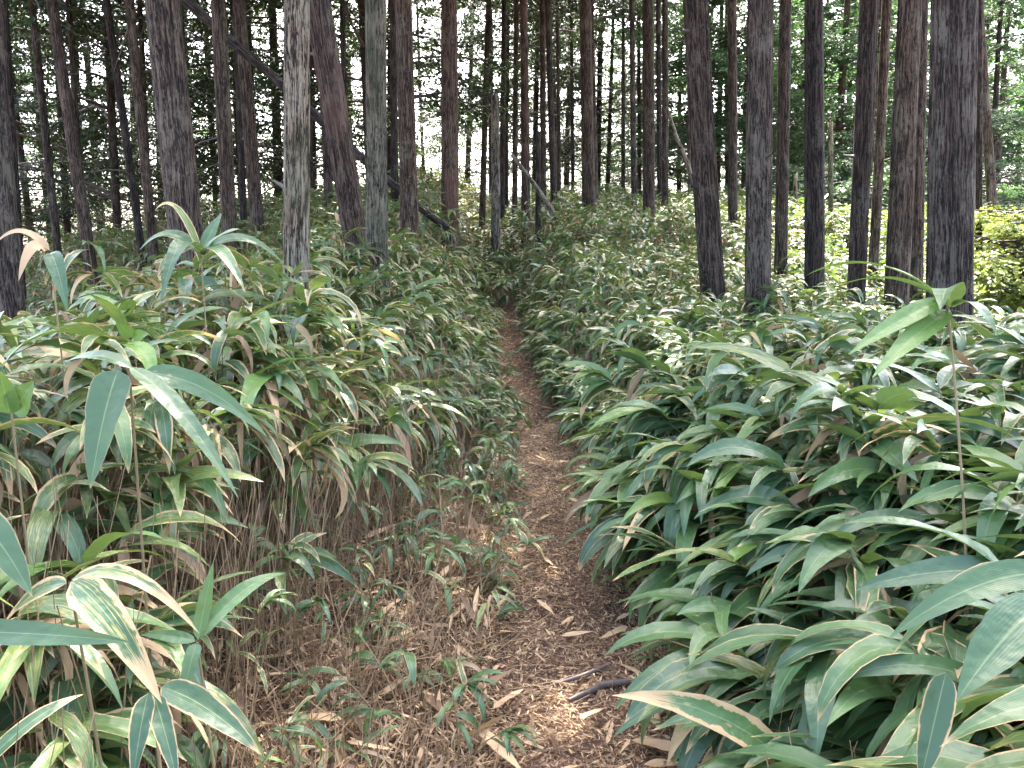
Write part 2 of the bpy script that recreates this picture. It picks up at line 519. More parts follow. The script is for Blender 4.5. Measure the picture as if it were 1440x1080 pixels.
def plant_set(pos, H, lean, nleaf, Lm, drymul, spread=1.0, lowleaf=None):
    """everything about N bamboo plants: stem polylines and leaf parameters (with the plant index of each leaf)"""
    N = len(pos)
    K = 6
    t = np.linspace(0, 1, K)
    def curve(i, t):
        z = H[i] * t * (1 - .10 * np.linalg.norm(lean[i], axis=-1) * t)
        xy = lean[i] * (H[i] * t ** 1.8)[:, None]
        return pos[i] + np.concatenate([xy, z[:, None]], 1)
    C = np.stack([curve(np.arange(N), np.full(N, tt)) for tt in t], 1)
    C[:, 0, 2] -= .05
    rad = np.linspace(1, .55, K)[None] * (.0020 + .0016 * rng.random(N))[:, None]
    idx = np.repeat(np.arange(N), nleaf)
    M = len(idx)
    first = np.concatenate([[0], np.cumsum(nleaf)[:-1]])
    k = np.arange(M) - first[idx]
    top = rng.random(M) < .58
    tt = np.where(top, rng.uniform(.86, 1.0, M), rng.uniform(.48, .9, M))
    if lowleaf is not None: tt = np.where(~top, tt - rng.random(M) * .34 * lowleaf[idx], tt)
    P = curve(idx, tt)
    az0 = rng.random(N) * 6.283
    az = az0[idx] + k * 2.4 + rng.normal(0, .35, M)
    # leaves turn towards the lean of their stem
    la = np.arctan2(lean[idx, 1], lean[idx, 0]); ls = np.clip(np.linalg.norm(lean[idx], axis=1) * 1.5, 0, .75)
    az = az + ls * np.angle(np.exp(1j * (la - az)))
    e0 = rng.uniform(R(-5), R(50), M) * spread
    bend = rng.uniform(R(40), R(115), M)
    L = np.clip(rng.normal(Lm, .2 * Lm, M), .35 * Lm, 1.5 * Lm) * np.where(top, 1, .9)
    W = L * rng.uniform(.14, .225, M) * np.where(L > .3, 1.06, 1)
    roll = rng.normal(0, .35, M)
    dm = drymul[idx]
    r = rng.random(M)
    dry = np.where(r < .085 * dm, .95, np.where(r < .34 * dm, rng.uniform(.15, .65, M), 0))
    low_dead = (~top) & (rng.random(M) < .16 * dm)
    dry = np.where(low_dead, .95, dry)
    mar = np.where(rng.random(M) < .52, rng.uniform(.03, .16, M), 0) * np.sqrt(dm)
    mar = np.where(rng.random(M) < .10 * dm, rng.uniform(.2, .45, M), mar)
    mar = np.clip(mar, 0, .5)
    young = np.where(rng.random(M) < .045, rng.uniform(.3, .8, M), rng.uniform(0, .10, M))
    young = young + (rng.random(N) ** 3 * .35)[idx]
    mar = np.where(young > .5, 0, mar)
    dead = dry > .8
    e0 = np.where(dead, rng.uniform(-1.2, .2, M), e0)
    W = np.where(dead, W * .6, W)
    roll = np.where(dead, rng.normal(0, .8, M), roll)
    lf = np.stack([dry, mar, young, rng.random(M)], 1)
    azb = rng.normal(0, .3, M)
    return dict(C=C, rad=rad, idx=idx, P=P, az=az, e0=e0, bend=bend, L=L, W=W, roll=roll, lf=lf, azb=azb)


def emit_leaves(ps_, sel, nu, nv, off=None):
    P = ps_['P'][sel]
    if off is not None: P = P - off
    return leaves(P, ps_['az'][sel], ps_['e0'][sel], ps_['bend'][sel], ps_['L'][sel], ps_['W'][sel], ps_['roll'][sel], nu, nv, ps_['lf'][sel], ps_['azb'][sel])


# ------------------------------------------------------------------ bamboo thicket: where plants stand
def plant_height(x, y):
    s = x - pathx(y)
    a = np.abs(s)
    rin = np.interp(y, [0, 2, 3.2, 4.5, 7, 11, 14], [.74, .68, .56, .47, .42, .37, .28])
    b0 = np.interp(y, [0, 4, 6], [.46, .42, .26]); wd = np.interp(y, [0, 4, 6, 12], [.6, .65, .9, .9])
    right = np.where(s > rin, b0 + (.90 - b0) * smooth01((s - rin) / wd), 0)
    edge = np.interp(y, [0, 2, 4.5, 6.5, 9], [1.2, 1.15, .92, .46, .32])
    b1 = np.interp(y, [0, 5, 6.5], [.50, .50, .22]); wl = np.interp(y, [0, 3, 6, 12], [.6, .6, .9, .9])
    left = np.where(a > edge, b1 + (.95 - b1) * smooth01((a - edge) / wl), 0)
    left = left * np.interp(y, [0, 1.5, 3.2, 5], [.78, .84, 1.06, 1.04])
    h = np.where(s > 0, right, left)
    h = h * (.86 + .34 * vnoise(x * .9 + 3, y * .9)) * np.interp(y, [6, 9, 16, 20], [1, 1.12, 1.12, 1.05])
    close = (y > 12.6)                                           # the thicket closes over the path's far end
    h = np.where(close & (a < .6), .5, h)
    return h


def sample(x0, x1, y0, y1, dens):
    n = rng.poisson(dens * (x1 - x0) * (y1 - y0))
    x = rng.uniform(x0, x1, n); y = rng.uniform(y0, y1, n)
    ok = np.abs(x) < .70 * np.maximum(y, .2) + 1.1
    return x[ok], y[ok]


xs, ys = [], []
for (y0, y1, dens) in ((.55, 4, 44), (4, 8, 44), (8, 12, 36), (12, 18, 22), (18, 25, 17), (25, 31, 12)):
    x, y = sample(-9.5, 10.5, y0, y1, dens)
    xs.append(x); ys.append(y)
px_, py2 = np.concatenate(xs), np.concatenate(ys)
H = plant_height(px_, py2)
near_cam = (py2 < 1.5) & (np.abs(px_) < .72)
xa, ya = sample(.5, 2.6, 1.0, 4.2, 18)
px_, py2 = np.concatenate([px_, xa]), np.concatenate([py2, ya])
H = plant_height(px_, py2)
near_cam = (py2 < 1.5) & (np.abs(px_) < .72)
keep = (H > .1) & ~near_cam & ~((np.hypot(px_, py2) < 1.35))
px_, py2, H = px_[keep], py2[keep], H[keep]
H *= rng.uniform(.72, 1.13, len(H))
s = px_ - pathx(py2)
pos = np.stack([px_, py2, terrain(px_, py2)], 1)
lean = rng.normal(0, .13, (len(H), 2))
tow = np.exp(-np.clip(np.abs(s) - .4, 0, 9) / .6) * np.interp(py2, [3, 6, 10], [1, .5, .3])
lean[:, 0] += -np.sign(s) * (.12 + .42 * tow)
lean[:, 0] -= np.where(s > 0, .10 * np.interp(py2, [3, 6], [1, 0]), 0)
lean[:, 1] += -.12
nl = np.where(py2 < 9, rng.integers(13, 20, len(H)), rng.integers(11, 17, len(H)))
drymul = np.where(s < 0, 1.55, np.where(py2 < 4, .7, .95)) * np.where((py2 < 5) & (s < 0), 1.25, 1)
TALL = plant_set(pos, H, lean, nl, (np.interp(py2, [0, 8], [.28, .25]) + np.where(s > 0, .07 * np.interp(py2, [2, 5], [1, 0]), 0))[np.repeat(np.arange(len(H)), nl)], drymul, 1.0, np.exp(-np.clip(np.abs(s) - .5, 0, 9) / .8) * np.interp(py2, [4, 5.5], [0, 1]))

# low seedlings on the bare brown strip and the path's edges
x, y = sample(-2.2, 1.6, 1.5, 14, 46)
ok = rng.random(len(x)) < np.interp(y, [1.6, 3, 4.5, 9], [.5, .8, 1.0, .8])
x, y = x[ok], y[ok]
s2 = x - pathx(y)
edge = np.interp(y, [0, 2, 4.5, 6.5, 9], [1.2, 1.15, .92, .46, .32])
ok = ((s2 < -.17) & (-s2 < edge + .25)) | ((s2 > .27) & (s2 < .62))
ok &= (np.hypot(x, y) > 1.9)
xe, ye = sample(-1.4, .6, 5.6, 13, 42)
se = xe - pathx(ye)
oke = ((se < -.30) & (se > -.8)) | ((se > .33) & (se < .5))
x, y, s2 = np.concatenate([x[ok], xe[oke]]), np.concatenate([y[ok], ye[oke]]), np.concatenate([s2[ok], se[oke]])
nlow = rng.integers(6, 11, len(x))
hs = rng.uniform(.06, .34, len(x)) * np.interp(y, [3, 6], [1, 1.25]) * np.clip(.5 + np.abs(s2), .5, 1.3)
poss = np.stack([x, y, terrain(x, y)], 1)
LOW = plant_set(poss, hs, rng.normal(0, .3, (len(x), 2)), nlow, np.repeat(np.interp(y, [2, 4, 6], [.115, .14, .185]), nlow), np.full(len(x), .8), 1.0)


def choose(ps_, pos, H, n, ymax):
    mid = pos + np.stack([0 * H, 0 * H, H * .9], 1)
    a, b, z = project(mid)
    vis = (a > 15) & (a < 1425) & (b > 40) & (b < 1060) & (z > .5) & (pos[:, 1] < ymax)
    d = np.where(vis, z, 1e9)
    o = np.argsort(d)[:n]
    return o[d[o] < 1e8]


def individual(ps_, i, pos, label, group, nu=8, nv=4):
    base = pos[i]
    t = empty('bamboo_plant', base)
    tag(t, label, 'plant', group)
    v, q, uv, c = tubes(ps_['C'][i:i + 1] - base, ps_['rad'][i:i + 1], 5)
    link_obj('stem', make_mesh('bamboo_stem', v, q, [M_STEM], uv, c), t)
    v, q, uv, c = emit_leaves(ps_, np.nonzero(ps_['idx'] == i)[0], nu, nv, base)
    link_obj('foliage', make_mesh('bamboo_foliage', v, q, [M_LEAF], uv, c), t)


tall_i = choose(TALL, pos, H, 205, 6.5)
low_i = choose(LOW, poss, hs, 70, 7)
for i in tall_i:
    if pos[i, 0] > pathx(pos[i, 1]):
        individual(TALL, i, pos, 'broad-leaved dwarf bamboo plant in the dense front rank right of the path', 'dwarf bamboo plants at the front right of the path')
    else:
        individual(TALL, i, pos, 'broad-leaved dwarf bamboo plant with cream leaf edges at the front left of the path', 'dwarf bamboo plants at the front left of the path')
for i in low_i:
    individual(LOW, i, poss, 'low bamboo sprout rising from the brown litter at the edge of the path', 'low bamboo sprouts beside the path')

acc = Acc()
for ps_, pp, chosen in ((TALL, pos, tall_i), (LOW, poss, low_i)):
    rest = np.ones(len(pp), bool); rest[chosen] = False
    v, q, uv, c = tubes(ps_['C'][rest], ps_['rad'][rest], 3)
    acc.add(v, q, uv, c, 1)
    ly = pp[ps_['idx'], 1]
    lr = rest[ps_['idx']]
    for (a, b, nu, nv) in ((-9, 7, 7, 4), (7, 12, 5, 2), (12, 99, 4, 2)):
        sel = np.nonzero(lr & (ly >= a) & (ly < b))[0]
        acc.add(*emit_leaves(ps_, sel, nu, nv), 0)
thicket = link_obj('bamboo_undergrowth', acc.mesh('bamboo_undergrowth', [M_LEAF, M_STEM]))
tag(thicket, 'mass of dwarf bamboo covering the forest floor behind the front plants', None, None, 'stuff')

# ------------------------------------------------------------------ dead stalks and litter
def stalks(x, y, hmin, hmax, tilt):
    n = len(x)
    z = terrain(x, y) - .02
    L = rng.uniform(hmin, hmax, n)
    tl = rng.normal(0, tilt, (n, 2))
    K = 4
    t = np.linspace(0, 1, K)
    b = rng.normal(0, .10, (n, 2))
    C = np.zeros((n, K, 3))
    for k in range(K):
        C[:, k, 0] = x + L * (tl[:, 0] * t[k] + b[:, 0] * t[k] ** 2)
        C[:, k, 1] = y + L * (tl[:, 1] * t[k] + b[:, 1] * t[k] ** 2)
        C[:, k, 2] = z + L * t[k] / np.sqrt(1 + (tl ** 2).sum(1))
    rad = (.0011 + .0017 * rng.random(n) ** 2)[:, None] * np.linspace(1, .6, K)[None]
    return tubes(C, rad, 3)


sa = Acc()
x, y = sample(-3.6, 0, 1.1, 9, 560)
s2 = x - pathx(y); edge = np.interp(y, [0, 2, 4.5, 6.5, 9], [1.2, 1.15, .92, .46, .32])
zone = (-s2 > .30)
zone &= rng.random(len(x)) < np.interp(y, [4.8, 6.6], [1, 0])
tallz = zone & (-s2 > edge - .15)
shortz = zone & ~tallz & (rng.random(len(x)) < np.clip((-s2 - .2) / .45, .2, .9))
sa.add(*stalks(x[tallz], y[tallz], .35, .85, .10))
sa.add(*stalks(x[shortz], y[shortz], .08, .50, .40))
x, y = sample(.3, 3.4, 1.0, 9, 170)
ok = (x - pathx(y)) > .42
sa.add(*stalks(x[ok], y[ok], .25, .7, .15))
# broken stalks lying about
x, y = sample(-2.4, 1.6, 1.4, 7, 480)
ok = np.abs(x - pathx(y)) > .16
x, y = x[ok], y[ok]
sa.add(*stalks(x, y, .05, .22, 1.3))
so = link_obj('dead_stalks', sa.mesh('dead_stalks', [M_STALK]))
tag(so, 'thin dry brown bamboo stalks standing and lying in the litter', None, None, 'stuff')


def litter(x, y, l0, l1, wr, lift, tilt, dark):
    n = len(x)
    P = np.stack([x, y, terrain(x, y) + lift + rng.random(n) * lift], 1)
    L = rng.uniform(l0, l1, n)
    lf = np.stack([np.full(n, .95), np.zeros(n), np.zeros(n), np.clip(np.where(rng.random(n) < .36 - dark * .8, rng.uniform(0, .2, n), rng.uniform(.55, 1.1, n)), 0, 1)], 1)
    return (P, rng.random(n) * 6.28, rng.normal(0, tilt, n), rng.normal(.1, .5, n), L, L * rng.uniform(*wr, n), rng.normal(0, .45, n)), lf


la = Acc()
def add_litter(args, nu, nv):
    a, lf = args
    la.add(*leaves(*a, nu, nv, lf))
x, y = sample(-.8, 1.1, 1.5, 6.5, 8500)                      # fine shreds trodden into the path
ok = np.abs(x - pathx(y)) < .42
x, y = x[ok], y[ok]
add_litter(litter(x, y, .007, .040, (.10, .32), .014, .3, -.12), 2, 1)
x, y = sample(-.8, 1.1, 6.5, 15, 1300)
ok = np.abs(x - pathx(y)) < .40
add_litter(litter(x[ok], y[ok], .015, .06, (.12, .3), .016, .2, -.1), 2, 1)
x, y = sample(-3.2, 2.6, 1.4, 7, 3000)                         # shreds under the plants
ok = np.abs(x - pathx(y)) > .28
add_litter(litter(x[ok], y[ok], .015, .085, (.06, .24), .025, .5, -.05), 3, 1)
x, y = sample(-2.4, 2.2, 1.4, 8, 60)                          # whole dead leaves, curled
ok = np.abs(x - pathx(y)) > .24
add_litter(litter(x[ok], y[ok], .09, .23, (.13, .22), .03, .45, -.2), 6, 2)
x, y = sample(-.5, .9, 1.6, 12, 45)
ok = np.abs(x - pathx(y)) < .3
add_litter(litter(x[ok], y[ok], .05, .14, (.14, .22), .02, .12, -.35), 5, 2)
lo = link_obj('leaf_litter', la.mesh('leaf_litter', [M_LEAF]))
tag(lo, 'dry tan and brown leaf litter scattered over path and soil', None, None, 'stuff')


# ------------------------------------------------------------------ tree crowns (shared meshes)
def crown_mesh(name, z0, z1, rmax, nbr, mats, seed, leaf=.09, per=11, sub=12, droop=.25, shape='cone'):
    r = np.random.default_rng(seed)
    ac = Acc()
    zb = np.sort(r.uniform(z0, z1, nbr))
    t = (zb - z0) / (z1 - z0)
    if shape == 'cone':
        Lb = rmax * (1 - t) ** .75 * r.uniform(.55, 1.1, nbr) + .25
    else:
        Lb = rmax * np.sqrt(np.clip(1 - (1.6 * t - .6) ** 2, .12, 1)) * r.uniform(.35, 1.1, nbr)
    az = r.random(nbr) * 6.283
    K = 6
    tt = np.linspace(0, 1, K)
    e = r.uniform(-.15, .45, nbr)
    C = np.zeros((nbr, K, 3))
    for k in range(K):
        rr = Lb * tt[k]
        C[:, k, 0] = np.cos(az) * rr; C[:, k, 1] = np.sin(az) * rr
        C[:, k, 2] = zb + rr * np.tan(e) - droop * Lb * tt[k] ** 2
    C[:, 1:-1, :2] += r.normal(0, .05, (nbr, K - 2, 2))
    rad = (.010 + .008 * Lb)[:, None] * np.linspace(1, .25, K)[None]
    ac.add(*tubes(C, rad, 4, r.random(nbr)), 1)
    # side sprays
    m = nbr * sub
    bi = np.repeat(np.arange(nbr), sub)
    u = r.uniform(.22, 1.0, m)
    f = u * (K - 1); i0 = np.minimum(f.astype(int), K - 2); fr = (f - i0)[:, None]
    P = C[bi, i0] * (1 - fr) + C[bi, i0 + 1] * fr
    sa_ = az[bi] + np.where(r.random(m) < .5, -1, 1) * r.uniform(.3, 1.2, m)
    sl = Lb[bi] * r.uniform(.16, .36, m) * (1.25 - u * .7) + .12
    se = r.uniform(-.55, .25, m)
    D = np.stack([np.cos(sa_) * np.cos(se), np.sin(sa_) * np.cos(se), np.sin(se)], 1)
    S = np.stack([-np.sin(sa_), np.cos(sa_), r.normal(0, .25, m)], 1)
    n = m * per
    si = np.repeat(np.arange(m), per)
    w = np.tile(np.linspace(.12, 1, per), m)
    side = r.uniform(-1, 1, n)
    Q = P[si] + D[si] * (sl[si] * w)[:, None] + S[si] * (side * sl[si] * .34 * (1.1 - w * .7))[:, None]
    Q[:, 2] -= .12 * sl[si] * w ** 2 + r.uniform(0, .05, n)
    ld = D[si] + S[si] * (side * .9)[:, None] + r.normal(0, .28, (n, 3)); ld[:, 2] -= .25
    ld /= np.linalg.norm(ld, axis=1, keepdims=True)
    up = np.array([0, 0, 1.]) + r.normal(0, .45, (n, 3))
    ls = np.cross(ld, up); ls /= np.linalg.norm(ls, axis=1, keepdims=True)
    ll = leaf * r.uniform(.6, 1.5, n); lw = ll * r.uniform(.25, .42, n)
    v = np.stack([Q, Q + ld * (ll * .5)[:, None] + ls * lw[:, None], Q + ld * ll[:, None], Q + ld * (ll * .45)[:, None] - ls * lw[:, None]], 1)
    clump = r.random(m)[si] * .6 + r.random(n) * .4
    c = np.zeros((n * 4, 4)); c[:, 3] = np.repeat(clump, 4)
    ac.add(v.reshape(-1, 3), np.arange(n * 4).reshape(-1, 4), None, c, 0)
    return ac.mesh(name, mats)


CROWN_LOW = [crown_mesh('low_crown', 0, 12, 2.5, 62, [M_FOL, M_TWIG], 20 + k, .062, 24, 19) for k in range(5)]
CROWN_SUNLIT = [crown_mesh('sunlit_crown', 0, 12, 2.7, 78, [M_FOLG, M_TWIG], 40 + k, .068, 24, 20) for k in range(4)]
CROWN_HIGH = [crown_mesh('high_crown', 0, 9, 2.5, 40, [M_FOL, M_TWIG], 60 + k, .16, 9, 11) for k in range(3)]


# ------------------------------------------------------------------ trunks
def trunk_mesh(P0, axis, length, r_ref, s_ref, s_ground, sides, rings, mat, seed, taper=.7, flare=.35, broken=False, ridge=.02, bow=0.0):
    """local to P0; axis unit vector; r_ref is the radius at s_ref along the axis"""
    r = np.random.default_rng(seed)
    axis = axis / np.linalg.norm(axis)
    ref = np.array([1., 0, 0]) if abs(axis[0]) < .8 else np.array([0, 1., 0])
    a = np.cross(axis, ref); a /= np.linalg.norm(a)
    a = np.cross(axis, a); a /= np.linalg.norm(a)
    b = np.cross(axis, a)
    sv = np.concatenate([np.linspace(0, min(8, length), rings), np.linspace(min(8, length), length, max(4, rings // 3))[1:]]) if length > 9 else np.linspace(0, length, rings)
    th = np.arange(sides) / sides * 2 * math.pi
    S, T = np.meshgrid(sv, th, indexing='ij')
    Rr = r_ref * np.clip(1 - (S - s_ref) / length * taper, .12, 2)
    Rr = Rr * (1 + flare * np.exp(-np.clip(S - s_ground, 0, 99) / .28) * (1 + .35 * np.sin(T * r.integers(3, 6) + r.random() * 6)))
    rg = np.zeros_like(S)
    for _ in range(9):
        k = r.integers(3, max(4, sides // 3))
        rg += np.sin(k * T + r.random() * 6.28 + r.uniform(.2, .8) * np.sin(S * r.uniform(.5, 2.5) + r.random() * 6))
    rg2 = sum(np.sin(r.integers(1, 3) * T + r.random() * 6.28 + S * r.uniform(.4, 1.6)) for _ in range(3))
    Rr = Rr * (1 + ridge * rg / 2.2 + .022 * rg2)
    bx = r.uniform(-1, 1) * bow; by = r.uniform(-1, 1) * bow
    wob = np.stack([bx * np.sin(S * .5 + 1), by * np.sin(S * .43 + 2)], -1)
    X = axis * S[..., None] + a * (Rr * np.cos(T) + wob[..., 0])[..., None] + b * (Rr * np.sin(T) + wob[..., 1])[..., None]
    if broken:
        j = r.uniform(-.5, 1, sides) * r_ref * 2.2
        X[-1] += axis * np.abs(j)[:, None]
    tp = np.stack([Rr * np.cos(T), Rr * np.sin(T), S], -1)
    n = len(sv)
    k = np.arange(n * sides).reshape(n, sides)
    q = np.stack([k[:-1], np.roll(k[:-1], -1, 1), np.roll(k[1:], -1, 1), k[1:]], -1).reshape(-1, 4)
    V = X.reshape(-1, 3); TP = tp.reshape(-1, 3)
    # cap the top with a fan of quads
    top = X[-1].mean(0) - (axis * r_ref * .6 if broken else 0)
    ci = len(V)
    V = np.vstack([V, top]); TP = np.vstack([TP, [0, 0, length]])
    kk = k[-1]
    capq = np.stack([kk[0::2], np.roll(kk, -1)[0::2], np.roll(kk, -2)[0::2], np.full(sides // 2, ci)], -1)
    q = np.vstack([q, capq])
    return make_mesh('trunk', V, q, [mat], None, None, TP)


def tree(xb, yb, xt, w, D, mat, label, cat='tree', name='cedar_tree', group=None, top=None, crown=None, cz=None, cs=1.0, seed=0,
         yt=0.0, height=15.0, taper=.6, flare=.3, broken=False, bow=.022, twigs=0, ddepth=0.0):
    """trunk seen at photo pixels (xb, yb) and (xt, yt), w pixels wide at (xb, yb), standing D metres ahead"""
    B, T = at(xb, yb, D), at(xt, yt, D + ddepth)
    ax = (T - B) / np.linalg.norm(T - B)
    # foot on the terrain
    lo = 0.0
    for k in range(400):
        p = B - ax * lo
        if p[2] < terrain(p[0], p[1]): break
        lo += .04
    foot = B - ax * lo
    P0 = foot - ax * .25
    sref = lo + .25
    if top is not None:
        L = np.linalg.norm(at(top[0], top[1], D + ddepth * .5) - P0)
    else:
        L = height
    r0 = w / 2 * D / FPX / math.cos(PITCH) * (.90 if w > 30 else .95)
    sides = 72 if w > 30 else 36 if w > 18 else 16 if w > 9 else 10
    rings = 150 if w > 30 else 80 if w > 14 else 34
    t = empty(name, foot)
    tag(t, label, cat, group)
    tm = trunk_mesh(P0, ax, L, r0, sref, .25, sides, rings, mat, seed + 11, taper, flare, broken, .045 if w > 30 else .03 if w > 18 else .018, bow)
    o = link_obj('trunk', tm, t)
    o.location = P0 - foot
    if crown is not None:
        c = link_obj('crown', crown, t)
        s0 = (cz if cz is not None else 5.0)
        c.location = ax * s0
        q = Vector((0, 0, 1)).rotation_difference(Vector(ax))
        c.rotation_euler = (q @ Matrix.Rotation(seed * 1.7, 3, 'Z').to_quaternion()).to_euler()
        zs = (L - s0 + .4) / 12.0 if crown in CROWN_LOW or crown in CROWN_SUNLIT else (L - s0 + .4) / 9.0
        c.scale = (cs, cs, zs)
    rt = np.random.default_rng(seed + 500)
    for _ in range(3 if (D < 11 and group is None) else 0):   # snapped-off branch stubs and knots
        h = rt.uniform(.18, .8) * min(L, 7) + .3
        a_ = rt.random() * 6.283; l = rt.uniform(.03, .11)
        rr_ = r0 * .93
        d = np.array([math.cos(a_), math.sin(a_), rt.uniform(.0, .5)])
        pts = ax * h + d * (rr_ * .75 + (l + rr_ * .25) * np.linspace(0, 1, 4)[:, None])
        v, q_, uv, c_ = tubes(pts[None], (np.array([.032, .020, .015, .011]) * rt.uniform(.7, 1.2))[None], 7)
        link_obj('branch_stub', make_mesh('branch_stub', v, q_, [M_TWIG], uv, c_), t)
    for _ in range(twigs):                                     # dead lower branches
        h = rt.uniform(.25, .95) * min(L - .5, 7)
        a_ = rt.random() * 6.283; l = rt.uniform(.35, 1.3)
        K = 6; tt = np.linspace(0, 1, K)[:, None]
        d = np.array([math.cos(a_), math.sin(a_), rt.uniform(-.35, .5)])
        pts = ax * h - 0 + d * (l * tt) + rt.normal(0, .025, (K, 3)) * tt + np.array([0, 0, -.25]) * l * tt ** 2
        v, q_, uv, c_ = tubes(pts[None], (np.linspace(.013, .003, K) * rt.uniform(.7, 1.3))[None], 5)
        link_obj('dead_branch', make_mesh('dead_branch', v, q_, [M_TWIG], uv, c_), t)
    return t


